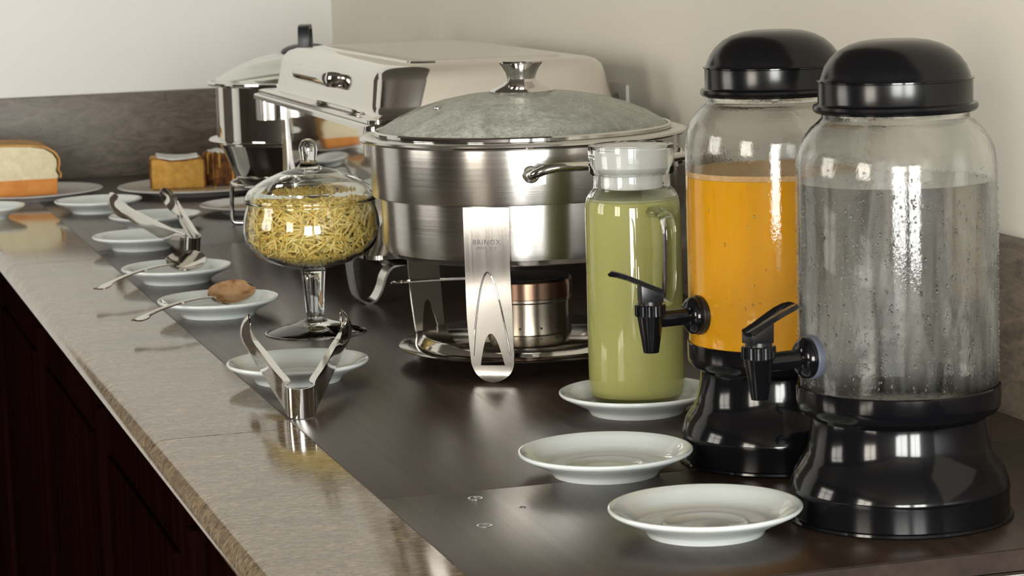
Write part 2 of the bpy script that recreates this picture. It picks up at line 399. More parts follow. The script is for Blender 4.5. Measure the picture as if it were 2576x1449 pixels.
LB = [(1.605, 1.9491), (1.9491, 3.70), (3.70, Y1-.021)]
labs = ['short dark wood laminate board at the counter end under the two black dispenser bases',
        'long dark wood laminate board under the steel chafing dishes', 'dark wood laminate board against the far stone upstand under the cake platters']
for (a, b), lab in zip(LB, labs):
    t_ = thing('laminate_board', lab, 'board', 0, 0, group='laminate boards of the counter top')
    MB().box(GX1+.0008, SPL-.0005, a+.0006, b-.0006, -.0155, 0).build('panel', 'laminate', t_, bevel=.0006)
    MB().box(GX1, GX1+.0008, a, b, -.0155, -.0002).build('edge_strip', 'pale_line', t_)
    MB().box(GX1, SPL, b-.0006, b+.0006, -.0155, -.0002).build('edge_strip', 'pale_line', t_)
    if a < 1.7:
        MB().box(GX1, SPL, a-.0025, a+.0005, -.0155, -.0004).build('edge_band', 'edge_wood', t_)
        MB().box(GX1, SPL, a-.010, a+.01, -.034, -.0160).build('metal_trim', 'satin', t_, bevel=.001)
        for x, y, r in ((.5234, 1.9233, .0062), (.5045, 1.8300, .0062), (.5491, 1.8766, .0028)):
            MB().lathe([(r*.72, -.0004), (r*.72, .0002), (r*.88, .0004), (r, .0002), (r, -.0004)], 28, True, x, y).build('cover_ring', 'lever', t_)

cab = thing('base_cabinet', 'very dark mahogany base cabinet under the granite counter edge', 'cabinet', 0, 0, -T)
MB().box(.372, 1.05, 1.0, Y1-.03, .10, T-.035).build('carcass', 'cabinet', cab)
MB().box(GX1+.002, SPL-.002, 1.62, Y1-.03, T-.0345, T-.0158).build('sub_top', 'grout', cab)
MB().box(.42, 1.0, 1.0, Y1-.03, 0, .10).build('plinth', 'cabinet', cab)
for k in range(6):
    a = 1.02+k*.64; b = a+.632
    d = MB().box(.354, .372, a, b, .12, T-.06).build('door', 'cabinet', cab, bevel=.002)
    MB().box(.348, .3545, a+.07, b-.07, .19, T-.13).build('raised_panel', 'cabinet', d, bevel=.003)
    MB().box(.340, .3545, b-.070, b-.045, .20, T-.075).build('pull', 'cabinet', d, bevel=.003)

# ------------------------------------------------------------------ saucers and platters
def saucer_profile(R=.0725, Hh=.021):
    return ([(0, .0030), (.030, .0030), (.0395, .0028), (.0405, 0), (.0435, 0), (.0455, .0035), (.0485, .0062), (.060, .0118), (.0690, .0162), (.0716, .0178),
             (.0725, .0194), (.0722, .0207), (.0712, .0212), (.0700, .0209), (.0640, .0176), (.0575, .0120), (.0530, .0090), (.0470, .0076), (.0355, .0070), (.0335, .0077), (.0318, .0080), (.0300, .0072), (.0285, .0062), (.0150, .0058), (0, .0058)])
def saucer(x, y, label):
    o = MB().lathe(saucer_profile(), 80).build('saucer', 'porcelain', angle=60)
    o.location = (x, y, T); return tag(o, label, 'saucer', 'white saucers along the counter')
first = saucer(.6502, 1.7410, 'empty white saucer in front of the water dispenser base')
def more_saucer(x, y, label):
    o = first.copy(); COL.objects.link(o); o.location = (x, y, T); o['label'] = label; return o
more_saucer(.6480, 1.9667, 'empty white saucer in front of the orange juice dispenser base')
more_saucer(.7600, 2.2085, 'white saucer carrying the lemonade pitcher')
more_saucer(.5040, 2.5181, 'white saucer with open steel tongs propped on its rim beside the round chafing dish')
more_saucer(.5081, 3.0041, 'white saucer holding the spoon coated in brown sauce')
more_saucer(.5096, 3.3261, 'white saucer holding the clean shiny serving spoon')
more_saucer(.5200, 3.7100, 'white saucer under the steel tongs lying across it, behind the clean spoon')
more_saucer(.5790, 3.9700, 'empty white saucer between the far tongs and the cake platter')
more_saucer(.5267, 4.2548, 'empty white saucer between the bread platter and the cake platter')
more_saucer(.3340, 4.2550, 'white saucer at the granite edge beside the bread platter')
def platter(x, y, R, label):
    s = R/.15
    p = [(0, .003), (.085, .003), (.088, 0), (.094, 0), (.098, .004), (.140, .0105), (.148, .0120), (.150, .0138), (.1485, .0152), (.145, .0150), (.120, .0105), (.105, .0085), (.095, .0078), (0, .0075)]
    o = MB().lathe([(r*s, z) for r, z in p], 80).build('platter', 'plate', angle=60); o.location = (x, y, T)
    return tag(o, label, 'platter')
platter(.440, 4.550, .132, 'round white platter under the pale bread cake by the stone upstand')
platter(.740, 4.478, .150, 'round white platter under the golden iced cake by the stone upstand')
platter(.770, 4.105, .098, 'white dessert plate with golden syrup behind the wire leg of the tall pot')
o = MB().lathe([(0, .0078), (.055, .0078), (.060, .0086), (.054, .0100), (0, .0102)], 40).build('syrup_puddle', 'caramel'); o.location = (.755, 4.09, T)
tag(o, 'thin golden brown syrup puddle on the dessert plate', 'syrup')

# bread cake: cut face towards the room, rounded top shoulder
def extrude_profile(mb, sec, y0, y1, bulge=.0):
    rows = [[(x, y, z) for x, z in sec] for y in (y0, y1)]
    n = len(sec); mb.grid(rows, True); o = len(mb.v)-2*n
    mb.f += [tuple(o+k for k in range(n)), tuple(o+2*n-1-k for k in range(n))]; return mb
bc = thing('bread_cake', 'pale bread cake with orange base and brown crust cut open on white platter', 'cake', .39, 4.56, .0076)
sec_c = [(-.075, .0285), (.0985, .0285), (.1005, .034), (.0960, .043), (.0985, .052), (.0985, .062), (.092, .073), (.078, .082), (.055, .0865), (.02, .0885), (-.02, .0895), (-.045, .087), (-.065, .078), (-.075, .06)]
extrude_profile(MB(), sec_c, -.064, .06).build('crumb', 'crumb', bc, bevel=.002)
sec_o = [(-.075, .001), (.0955, .001), (.0975, .006), (.0980, .030), (-.075, .030)]
extrude_profile(MB(), sec_o, -.0645, .06).build('orange_layer', 'orange_crust', bc, bevel=.0015)
cr = [(x*1.03+.0015, z+.0018) for x, z in sec_c[1:]]
crin = [(x*1.0, z) for x, z in sec_c[1:]]
mb = MB(); rows = [[(x, y, z) for x, z in cr] for y in (-.0625, .0625)]; mb.grid(rows)
mb.build('crust', 'crust', bc, solid=.0035)

ck = thing('iced_cake', 'golden cake slice with dark crust and white icing on white platter', 'cake', .70, 4.50, .0076, rotz=-.12)
sec = [(-.045, .001), (.043, .001), (.045, .004), (.045, .050), (.038, .0535), (.010, .0505), (-.012, .0500), (-.035, .0555), (-.046, .0545), (-.0475, .048), (-.0475, .004)]
extrude_profile(MB(), sec, -.028, .05).build('crumb', 'cake', ck, bevel=.002)
mb = MB(); rows = [[(x*1.03, y, z) for x, z in sec[2:]] for y in (-.0292, -.0262)]
mb.grid(rows).build('crust_edge', 'choc', ck, solid=.003)
ic = [(-.036, .0565), (-.02, .0535), (0, .0525), (.02, .0530), (.036, .0555)]
mb = MB(); mb.grid([[(x, y, z+.001*math.sin(60*y+40*x)) for x, z in ic] for y in (-.027, -.01, .01, .03, .048)]).build('icing', 'icing', ck, solid=.005)
ck2 = thing('crust_cake', 'dark crusted end piece of cake with streaked sides beside the golden slice', 'cake', .786, 4.528, .0076, rotz=.15)
rows = []
for k in range(7):
    z = .001+.056*k/6; r = .036-.004*(k/6)**2
    rows.append([(r*math.cos(a)*1.05*(1+.05*math.sin(9*a+k)), r*math.sin(a)*1.25, z) for a in [2*PI*j/28 for j in range(28)]])
mb = MB().grid(rows, True); mb.f.append(tuple(len(mb.v)-28+k for k in range(28))); mb.f.append(tuple(27-k for k in range(28)))
mb.build('crumb', 'choc', ck2, bevel=.0)
for k in range(11):
    a = PI+.2+PI*k/11
    x, y = .0392*math.cos(a), .0465*math.sin(a)
    pts = [(x*.75, y*.75, .0585), (x*.97, y*.97, .0565), (x*1.02, y*1.02, .045), (x*1.04, y*1.04, .057-.012*(2+k % 3))]
    MB().tube(spline(pts, 4), .0021, 6).build('drizzle', 'cake' if k % 2 else 'choc', ck2)
mb = MB(); mb.grid([[(.026*r*math.cos(a), .034*r*math.sin(a), .0585+.0015*math.sin(5*a)*r) for a in [2*PI*j/20 for j in range(20)]] for r in (.02, .5, 1)], True)
mb.build('icing', 'icing', ck2, solid=.004)
mb = MB(); rnd = random.Random(3)
for k in range(90):
    a = rnd.uniform(0, 2*PI); r = rnd.uniform(.0, .11); x, y = .72+r*math.cos(a), 4.44+.05*math.sin(a)*r/.11; s_ = rnd.uniform(.0008, .0028)
    if (x-.74)**2+(y-4.478)**2 < .012**2*60: mb.add([(x+s_*dx, y+s_*dy, .0078+s_*dz) for dx, dy, dz in ((1, 0, .2), (-.6, .8, 0), (-.5, -.9, .1), (0, 0, 1.4))], [(0, 1, 2), (0, 3, 1), (1, 3, 2), (2, 3, 0)])
o = mb.build('crumbs', 'cake', angle=10); o.location.z = T; tag(o, 'loose golden crumbs around the cut cake on its platter', 'crumbs', kind='stuff')

# ------------------------------------------------------------------ drink dispensers
def spigot(root, lever_az, lever_mat, gasket_mat):
    d = azdir(-65); side = Vector((-d.y, d.x, 0)); zc = .128
    fr = Matrix((d, side, Vector((0, 0, 1)))).transposed().to_4x4()          # local x = outward
    xax = fr @ Matrix.Rotation(PI/2, 4, 'Y')                                   # lathe axis along outward
    def along(prof, seg=36): return MB().lathe(prof, seg, False, mat=Matrix.Translation((0, 0, zc)) @ xax)
    sp = along([(0, .070), (.0068, .070), (.0074, .0775), (.0070, .084), (.0070, .112), (.0072, .120), (0, .121)]).build('spigot', 'black', root)
    along([(.004, .0735), (.0158, .0735), (.0163, .0750), (.0163, .0780), (.0155, .0790), (.004, .0790)]).build('gasket', gasket_mat, sp)
    along([(.004, .0788), (.0150, .0788), (.0156, .0800), (.0150, .0835), (.0118, .0865), (.0078, .0885), (.004, .0885)]).build('flange', 'black', sp)
    nx = d*.121
    TR = Matrix.Translation((nx.x, nx.y, 0))
    MB().lathe([(0, .1012), (.0062, .1012), (.0066, .1030), (.0108, .1310), (.0110, .1325), (0, .1325)], 32, mat=TR).build('nozzle', 'black', sp)
    # ribbed collar
    mb = MB(); seg = 72
    rows = []
    for z, rr in ((.1315, .0120), (.1322, .0127), (.1405, .0127), (.1413, .0120)):
        rows.append([TR @ Vector(((rr-(.0005 if (k % 3 == 0) else 0))*math.cos(2*PI*k/seg), (rr-(.0005 if (k % 3 == 0) else 0))*math.sin(2*PI*k/seg), z)) for k in range(seg)])
    mb.grid(rows, True); mb.f += [tuple(range(seg-1, -1, -1)), tuple(3*seg+k for k in range(seg))]
    mb.build('collar', 'black', sp, angle=25)
    MB().lathe([(0, .1405), (.0098, .1405), (.0098, .1440), (0, .1440)], 32, mat=TR).build('cap', 'black_satin', sp)
    # lever: block with slanted top and a rounded paddle
    la = azdir(lever_az); ls = Vector((-la.y, la.x, 0))
    def L(u, v, z): return nx+la*u+ls*v+Vector((0, 0, z))
    mb = MB(); o = 0
    mb.add([L(-.0095, s*.0078, .143) for s in (-1, 1)]+[L(.0085, s*.0078, .143) for s in (-1, 1)]+[L(-.0095, s*.0078, .1500) for s in (-1, 1)]+[L(.0090, s*.0078, .1580) for s in (-1, 1)],
           [(0, 1, 3, 2), (4, 6, 7, 5), (0, 4, 5, 1), (2, 3, 7, 6), (0, 2, 6, 4), (1, 5, 7, 3)])
    lv = mb.build('lever', 'black_satin', sp, bevel=.0008)
    path = [(-.0102, .1502, .0062), (.0, .1545, .0068), (.010, .1592, .0078), (.020, .1636, .0088), (.027, .1660, .0086), (.0315, .1672, .0060), (.0332, .1675, .0015)]
    rows = [[L(u, hw*k/3, z+.0012*abs(k/3)**2) for k in range(-3, 4)] for u, z, hw in path]
    MB().grid(rows).build('paddle', lever_mat, lv, solid=.0036, angle=50)
def dispenser(x, y, label, liquid, level, lever_az, lever_mat, nd):
    t_ = thing('drink_dispenser', label, 'dispenser', x, y, group='glass drink dispensers')
    base = [(0, .002), (.078, .002), (.079, 0), (.0845, 0), (.0855, .0012), (.0850, .0030), (.0825, .0036), (.0822, .0205), (.0828, .0228), (.0822, .0258), (.0790, .0360), (.0735, .0440), (.0695, .0510), (.0675, .0600), (.0660, .0720), (.0660, .0765),
            (.0690, .0790), (.0738, .0815), (.0760, .0850), (.0764, .0900), (.0764, .1005), (.0758, .1015), (.0752, .1010), (.0751, .0845), (0, .0845)]
    MB().lathe(base, 96).build('base', 'black', t_, angle=30)
    outer = [(.0710, .0848), (.0742, .0870), (.0748, .0920), (.0748, .2600), (.0744, .2700), (.0728, .2790), (.0690, .2870), (.0630, .2945), (.0575, .2990), (.0548, .3020), (.0545, .3060), (.0545, .3180)]
    outer = [(0, .0848), (.060, .0848)]+[(r, z) for r, z in outer]
    inner = [(.0520, .3180), (.0520, .3050), (.0530, .3015), (.0600, .2945), (.0665, .2860), (.0702, .2780), (.0718, .2690), (.0722, .2600), (.0722, .0930), (.0700, .0895), (.058, .0885), (0, .0885)]
    MB().lathe(outer+inner, 96).build('glass_jar', liquid+'_jar', t_, angle=40)
    if liquid == 'water': R = .07205
    else: R = .0746
    zb = .0835 if liquid == 'water' else .0888
    lq = [(0, zb), (.058, zb), (R-.003, zb+.0012), (R, .0935), (R, level-.0006), (R-.0005, level), (0, level)]
    MB().lathe(lq, 96).build('liquid', liquid, t_, angle=40)
    if liquid == 'orange':
        MB().lathe([(0, level-.001), (.0723, level-.001), (.0723, level+.0045), (.0690, level+.0030), (.060, level+.0018), (0, level+.0015)], 80).build('foam', 'foam', t_)
    lid = [(.0535, .3050), (.0590, .3055), (.0606, .3070), (.0612, .3090), (.0606, .3112), (.0578, .3122), (.0572, .3135), (.0572, .3285), (.0562, .3296), (.0552, .3330), (.0525, .3395), (.0480, .3455), (.0420, .3508), (.0340, .3550), (.0250, .3576), (.0170, .3586), (0, .3588)]
    ld = MB().lathe(lid+[(0, .3550), (.030, .3530), (.0530, .3300), (.0550, .3190), (.0550, .3060)], 96, True).build('lid', 'black_lid', t_, angle=30)
    MB().lathe([(.0573, .3282), (.0583, .3287), (.0583, .3297), (.0563, .3300)], 96, True).build('lid_bead', 'black', ld)
    spigot(t_, lever_az, lever_mat, 'gasket' if liquid == 'water' else 'black_satin')
    # beads of condensation on the outside of the jar
    rnd = random.Random(nd); mb = MB()
    for k in range(nd):
        z = rnd.uniform(.105, level-.004 if rnd.random() < .85 else .268)
        a = rnd.uniform(0, 2*PI) if rnd.random() < .45 else 2*PI*rnd.randrange(40)/40+rnd.gauss(0, .022)+.05*math.sin(z*60); s_ = rnd.choice((.0003, .0004, .0005, .0006, .0008, .0010)); el = rnd.choice((1, 1, 1.3, 2.0))
        c_ = Vector((.0748*math.cos(a), .0748*math.sin(a), z)); n_ = Vector((math.cos(a), math.sin(a), 0)); tt = Vector((-n_.y, n_.x, 0))
        ring = [c_+(tt*math.cos(q)+Vector((0, 0, el))*math.sin(q))*s_ for q in [2*PI*j/6 for j in range(6)]]
        mid = [c_+n_*s_*.45+(tt*math.cos(q)+Vector((0, 0, el))*math.sin(q))*s_*.65 for q in [2*PI*j/6 for j in range(6)]]
        vs = ring+mid+[c_+n_*s_*.65, c_-n_*s_*.2]
        fs = [(j, (j+1) % 6, 6+(j+1) % 6, 6+j) for j in range(6)]+[(6+j, 6+(j+1) % 6, 12) for j in range(6)]+[((j+1) % 6, j, 13) for j in range(6)]
        mb.add(vs, fs)
    o = mb.build('condensation', 'drop', t_, angle=180, merge=False); o['kind'] = 'stuff'
    return t_
dispenser(.8060, 1.7376, 'glass dispenser of clear water with black lid and base, beaded with condensation', 'water', .2545, 118, 'black', 3600)
dispenser(.8036, 1.9674, 'glass dispenser of orange juice with black lid, base and tap', 'orange', .2400, -78, 'black', 130)

# ------------------------------------------------------------------ lemonade pitcher
pt = thing('glass_pitcher', 'tall glass pitcher of cloudy green lemonade with white stopper standing on a saucer', 'pitcher', .7670, 2.2280, .0073)
outer = [(0, .0000), (.034, .0000), (.0395, .0020), (.0430, .0070), (.0445, .0150), (.0448, .0300), (.0444, .1750), (.0440, .1850), (.0425, .1915), (.0392, .1970), (.0366, .1995), (.0356, .2020), (.0354, .2120), (.0352, .2150)]
inner = [(.0328, .2150), (.0328, .2010), (.0360, .1955), (.0400, .1895), (.0415, .1840), (.0420, .1750), (.0424, .0300), (.0415, .0140), (.0385, .0085), (.033, .0068), (0, .0066)]
MB().lathe(outer+inner, 80).build('glass_body', 'glass', pt, angle=45)
MB().lathe([(0, .0060), (.033, .0060), (.0392, .0078), (.0424, .0138), (.0445, .0300), (.0441, .1750), (.0436, .1835), (.0418, .1890), (0, .1890)], 80).build('liquid', 'lemon', pt, angle=45)
stp = MB().lathe([(0, .1985), (.0265, .1985), (.0280, .1995), (.0284, .2130), (.0270, .2160), (.0320, .2185), (.0335, .2200), (.0340, .2365), (.0330, .2385), (.0230, .2378), (.0200, .2368), (0, .2366)], 72).build('stopper', 'white_plastic', pt)
MB().lathe([(.0365, .2125), (.0385, .2130), (.0396, .2150), (.0399, .2360), (.0394, .2395), (.0362, .2402), (.0345, .2392), (.0348, .2370), (.0358, .2360), (.0358, .2160)], 80, True).build('stopper_ring', 'glass', stp)
hd = azdir(24)
def HP(r, z): return hd*r+Vector((0, 0, z))
pts = spline([HP(.0425, .181), HP(.056, .1805), HP(.0665, .177), HP(.0715, .167), HP(.0715, .145), HP(.0700, .120), HP(.0655, .104), HP(.056, .0965), HP(.0425, .0960)], 7)
MB().tube(pts, [.0085]*6+[.0072]*(len(pts)-12)+[.0085]*6, 12, flat=.62).build('handle', 'glass', pt, angle=70)
MB().lathe([(0, .1891), (.041, .1891), (.0405, .1910), (.036, .1916), (0, .1912)], 48).build('foam', pmat('lemonade_foam', (.5, .52, .3), .5), pt)

# ------------------------------------------------------------------ footed glass bowl with shoestring potatoes
bx, by = .586, 2.8155
bw = thing('footed_glass_bowl', 'footed clear glass bowl with domed lid holding yellow shoestring potatoes', 'bowl', bx, by)
outer = rprof([(.0560, .0010), (.0500, .0038), (.0361, .0082), (.0200, .0125), (.0125, .0155), (.0101, .0190), (.0108, .0330), (.0123, .0520), (.0140, .0695), (.0165, .0735), (.0250, .0755), (.0390, .0795), (.0540, .0855), (.0660, .0935), (.0740, .1050), (.0770, .1178), (.0758, .1330), (.0722, .1460), (.0716, .1490)], 4)
inner = rprof([(.0700, .1490), (.0706, .1455), (.0740, .1330), (.0751, .1178), (.0722, .1060), (.0645, .0955), (.0530, .0880), (.0385, .0822), (.0250, .0788), (.0100, .0778), (0, .0777)], 4)
MB().lathe([(0, .0004), (.0560, .0004), (.0573, .0002), (.0574, .0012)]+outer+inner, 80).build('bowl', 'green_glass', bw, angle=60)
lo = rprof([(.0715, .1493), (.0738, .1500), (.0746, .1525), (.0732, .1575), (.0690, .1640), (.0600, .1705), (.0450, .1785), (.0280, .1845), (.0160, .1875), (.0115, .1910), (.0092, .1950), (.0096, .2000), (.0103, .2070), (.0098, .2130), (.0070, .2180), (.0030, .2202), (0, .2205)], 4)
li = rprof([(0, .1835), (.0150, .1828), (.0280, .1815), (.0450, .1755), (.0590, .1675), (.0670, .1612), (.0708, .1560), (.0715, .1530), (.0700, .1500)], 4)
MB().lathe(lo+li, 80, True).build('lid', 'green_glass', bw, angle=60)
INN = [(.0777, .010), (.0822, .0385), (.0880, .0530), (.0955, .0645), (.1060, .0722), (.1178, .0751), (.1330, .0740), (.1455, .0706), (.1600, .0650)]
def rin(z):
    for (z0, r0), (z1, r1) in zip(INN, INN[1:]):
        if z0 <= z <= z1: return r0+(r1-r0)*(z-z0)/(z1-z0)
    return 0
rnd = random.Random(11); mb = MB()
def stick(c, d, ln, wd):
    d = d.normalized(); a = d.orthogonal().normalized(); b = d.cross(a); an = rnd.uniform(0, PI); a, b = a*math.cos(an)+b*math.sin(an), b*math.cos(an)-a*math.sin(an)
    bend = a*rnd.uniform(-.1, .1)*ln
    vs = []
    for t_, off in ((-.5, 0), (0, 1), (.5, 0)):
        p = c+d*ln*t_+bend*off
        vs += [p+a*wd+b*wd, p-a*wd+b*wd, p-a*wd-b*wd, p+a*wd-b*wd]
    for p in (vs[0], vs[9], vs[4]):
        if math.hypot(p.x, p.y) > rin(p.z)-.0012: return False
    fs = [(i+j, i+(j+1) % 4, i+4+(j+1) % 4, i+4+j) for i in (0, 4) for j in range(4)]+[(3, 2, 1, 0), (8, 9, 10, 11)]
    mb.add(vs, fs); return True
n = 0; tries = 0
while n < 3000 and tries < 60000:
    tries += 1
    mode = rnd.random()
    a = rnd.uniform(0, 2*PI)
    if mode < .68:
        z = rnd.uniform(.088, .149); r = rin(z)*rnd.uniform(.70, .985)
        tt = Vector((-math.sin(a), math.cos(a), 0)); d = tt*rnd.uniform(-1, 1)+Vector((0, 0, 1))*rnd.uniform(-.75, .75)+Vector((math.cos(a), math.sin(a), 0))*rnd.uniform(-.12, .12)
        low = z < .099
    else:
        r = .066*math.sqrt(rnd.random()); z = .1485+.007*(1-(r/.066)**2)*rnd.random()+.001*rnd.random(); low = False
        d = Vector((rnd.uniform(-1, 1), rnd.uniform(-1, 1), rnd.uniform(-.3, .3)))
    ln = rnd.uniform(.006, .013) if low else rnd.uniform(.016, .040)
    if stick(Vector((r*math.cos(a), r*math.sin(a), z)), d, ln, rnd.uniform(.0007, .00105)): n += 1
for k in range(1500):
    a = rnd.uniform(0, 2*PI); z = rnd.uniform(.0815, .097); r = rin(z)*math.sqrt(rnd.uniform(.35, .98))
    stick(Vector((r*math.cos(a), r*math.sin(a), z)), Vector((rnd.uniform(-1, 1), rnd.uniform(-1, 1), rnd.uniform(-1, 1))), rnd.uniform(.0025, .006), rnd.uniform(.0006, .001))
core = [(0, .0790), (.020, .0800), (.030, .0850), (.040, .0930), (.047, .1065), (.049, .1178), (.048, .1330), (.045, .1420), (.03, .1465), (0, .1470)]
mb.lathe(core, 48)
o = mb.build('shoestring_potatoes', 'potato', angle=30, merge=False); o.location = (bx, by, T)
tag(o, 'heap of thin golden shoestring potato sticks inside the footed glass bowl', 'potatoes', kind='stuff')

# ------------------------------------------------------------------ round chafing dish
rx, ry = .757, 2.542
rc = thing('round_chafing_dish', 'round brushed steel chafing dish with glass lid on three broad legs', 'chafing dish', rx, ry)
MB().lathe([(.1560, .2395), (.1660, .2392), (.1695, .2378), (.1703, .2358), (.1690, .2342), (.1620, .2330), (.1592, .2320), (.1590, .1790), (.1583, .1775), (.1560, .1775), (.1560, .2300), (.1535, .2330), (.1535, .2385)], 120, True).build('water_band', 'brushed', rc, angle=30)
MB().lathe([(.1530, .2330), (.1510, .2330), (.1505, .1780), (.1500, .1700), (.1490, .1300), (.1470, .1215), (.1420, .1165), (.1340, .1145), (0, .1140), (0, .1170), (.132, .1170), (.1450, .1240), (.1470, .1320), (.1480, .2300)], 120, True).build('pan', 'brushed', rc, angle=30)
gl = MB().lathe([(.1500, .2425), (.1450, .2475), (.1300, .2565), (.1100, .2650), (.0850, .2725), (.0600, .2772), (.0350, .2798), (0, .2805), (0, .2775), (.0350, .2768), (.0600, .2742), (.0850, .2695), (.1100, .2620), (.1300, .2535), (.1440, .2448), (.1495, .2400)], 120, True).build('glass_lid', 'misted', rc, angle=50)
MB().lathe([(.1440, .2385), (.1535, .2385), (.1548, .2400), (.1548, .2430), (.1530, .2445), (.1508, .2440), (.1500, .2415), (.1490, .2400)], 120, True).build('lid_rim', 'polish', gl)
kn = MB().lathe([(0, .2800), (.0325, .2795), (.0328, .2805), (.0315, .2822), (.0220, .2868), (.0160, .2905), (.0147, .2930), (.0150, .2950), (.0165, .3000), (.0195, .3055), (.0228, .3095), (.0230, .3108), (.0222, .3116), (.0130, .3118), (0, .3112)], 64).build('knob', 'soft_polish', rc, angle=28)
va = azdir(-62)*.098
MB().lathe([(.0018, .2690), (.0018, .2708), (.0036, .2704), (.0042, .2688), (.0042, .2680)], 20, cx=va.x, cy=va.y).build('steam_vent', 'lever', gl)
# legs
def leg_r(z):
    t_ = 1-z/.176; return .1527+.0122*t_-.0215*t_*t_
def leg_mesh(mb):
    d, s = Vector((1, 0, 0)), Vector((0, 1, 0))
    N = 46
    rowsL, rowsR = [], []
    zs = [.176-.004*i for i in range(32)]+[.050, .0495, .0485, .047, .045, .0425, .040, .036, .032, .028, .024, .020, .0172, .01719]+[.0222*(1-math.sin(PI/2*k/14)) for k in range(4, 15)]
    N = len(zs)-1
    for i, z in enumerate(zs):
        t_ = 1-z/.176
        if z > .06: hw = .0236-.0006*(1-abs(z-.12)/.06)
        elif z > .0222: hw = .0234-.0012*(.06-z)/.038
        else: hw = .0222*math.sqrt(max(0., 1-((.0222-z)/.0222)**2))
        r = leg_r(z)
        if z < .014: r += .006*((.014-z)/.014)**2
        hh = 0.
        if .0172 <= z <= .050: hh = .0125*math.sqrt(max(0, (.050-z)/.0328))
        rowsL.append([d*r - s*(hh+(hw-hh)*k/4) + Vector((0, 0, z)) for k in range(5)] if hw > 0 else [d*r+Vector((0, 0, z))]*5)
        rowsR.append([d*r + s*(hh+(hw-hh)*k/4) + Vector((0, 0, z)) for k in range(5)] if hw > 0 else [d*r+Vector((0, 0, z))]*5)
    for rows in (rowsL, rowsR):
        for i in range(N):
            for k in range(4):
                q = [rows[i][k], rows[i][k+1], rows[i+1][k+1], rows[i+1][k]]
                mb.add(q, [(0, 1, 2, 3)])
    return mb
def arch_pts(sgn=1):
    out = []
    for k in range(-16, 17):
        u = k/16; z = .112-.085*abs(u)**1.65; y = .0192*math.copysign(abs(u)**.9, u)
        r = leg_r(z)+.0012
        out.append((r, y, z))
    return out
for a in (-15, -133, 106):
    dv = azdir(a); rz = math.atan2(dv.y, dv.x)
    lg = leg_mesh(MB()).build('leg', 'satin', rc, solid=.0018, rotz=rz, angle=40)
    MB().tube(arch_pts(), .00085, 8).build('arch_ridge', 'polish', lg)
    if a == -15:
        for txt, sz, z in (('BRINOX', .0072, .1395), ('INOX 18/10', .0036, .1350)):
            cu = bpy.data.curves.new('lettering', 'FONT'); cu.body = txt; cu.size = sz; cu.align_x = 'CENTER'; cu.extrude = .0002; cu.resolution_u = 2; cu.space_character = 1.1
            tmp = bpy.data.objects.new('tmp', cu); COL.objects.link(tmp); bpy.context.view_layer.update()
            me = bpy.data.meshes.new_from_object(tmp.evaluated_get(bpy.context.evaluated_depsgraph_get())); bpy.data.objects.remove(tmp); bpy.data.curves.remove(cu)
            me.materials.clear(); me.materials.append(M['etch']); to = bpy.data.objects.new('lettering', me); COL.objects.link(to); to.parent = lg
            to.location = (leg_r(z+sz*.35)+.0010, 0, z); to.rotation_euler = (PI/2-.02, 0, PI/2)
# tray and burner
MB().lathe([(.1366, .0175), (.1370, .0185), (.1355, .0192), (.1180, .0200), (.1160, .0225), (.1120, .0275), (.1080, .0292), (0, .0292), (0, .0272), (.107, .0272), (.1145, .0190), (.118, .0180)], 96, True).build('tray', 'soft_polish', rc, angle=30)
bu = thing('fuel_burner', 'round steel fuel burner with sooty top on the tray under the round chafing dish', 'burner', rx, ry, .0292, group='fuel burners')
MB().lathe([(0, 0), (.0440, 0), (.0450, .0010), (.0450, .0330), (.0462, .0345), (.0462, .0370), (.0450, .0385), (0, .0385)], 64).build('can', 'burner', bu, angle=30)
for a in (-38, -12, 16, 40):
    v_ = azdir(a)*.0451; MB().lathe([(0, -.0012), (.0012, -.0012), (.0012, .0012), (0, .0012)], 10, mat=Matrix.Translation((v_.x, v_.y, .008)) @ v_.to_track_quat('Z', 'Y').to_matrix().to_4x4()).build('air_hole', 'soot', bu)
MB().lathe([(.0455, .0372), (.0466, .0380), (.0466, .0545), (.0455, .0560), (.0400, .0565), (.0330, .0560), (.0330, .0450), (0, .0450)], 64).build('cover_ring', 'copper', bu, angle=30)
MB().lathe([(.0300, .0480), (.0400, .0555), (.0440, .0568), (.0430, .0580), (.0300, .0590), (0, .0592)], 48).build('wick', 'soot', bu)
dv = azdir(-102)
sv = Vector((-dv.y, dv.x, 0)); rows = []
for u, hw, z in ((.040, .004, .0545), (.07, .0042, .0545), (.10, .005, .0535), (.128, .0075, .0520), (.140, .0072, .0510), (.146, .0045, .0507), (.148, .001, .0506)):
    rows.append([dv*u+sv*hw*k/2+Vector((0, 0, z)) for k in range(-2, 3)])
MB().grid(rows).build('snuffer_handle', 'polish', bu, solid=.0014)
# side handle of the pan
ha = MB()
a0, a1, R_ = 2, 86, .196; z_ = .2085
pts = [azdir(a0)*.1585+Vector((0, 0, z_)), azdir(a0)*.172+Vector((0, 0, z_)), azdir(a0)*.182+Vector((0, 0, z_+.0005)), azdir(a0+1.2)*.189+Vector((0, 0, z_+.003)), azdir(a0+4)*.193+Vector((0, 0, z_+.007))]
pts += [azdir(a0+8+(a1-a0-16)*k/10)*(R_-.002)+Vector((0, 0, z_+.009)) for k in range(11)]
pts += [azdir(a1-4)*.193+Vector((0, 0, z_+.007)), azdir(a1-1.2)*.189+Vector((0, 0, z_+.003)), azdir(a1)*.182+Vector((0, 0, z_)), azdir(a1)*.172+Vector((0, 0, z_)), azdir(a1)*.1585+Vector((0, 0, z_))]
hb = MB().tube(spline(pts, 4), .0046, 12).build('bail_handle', 'soft_polish', rc, angle=70)
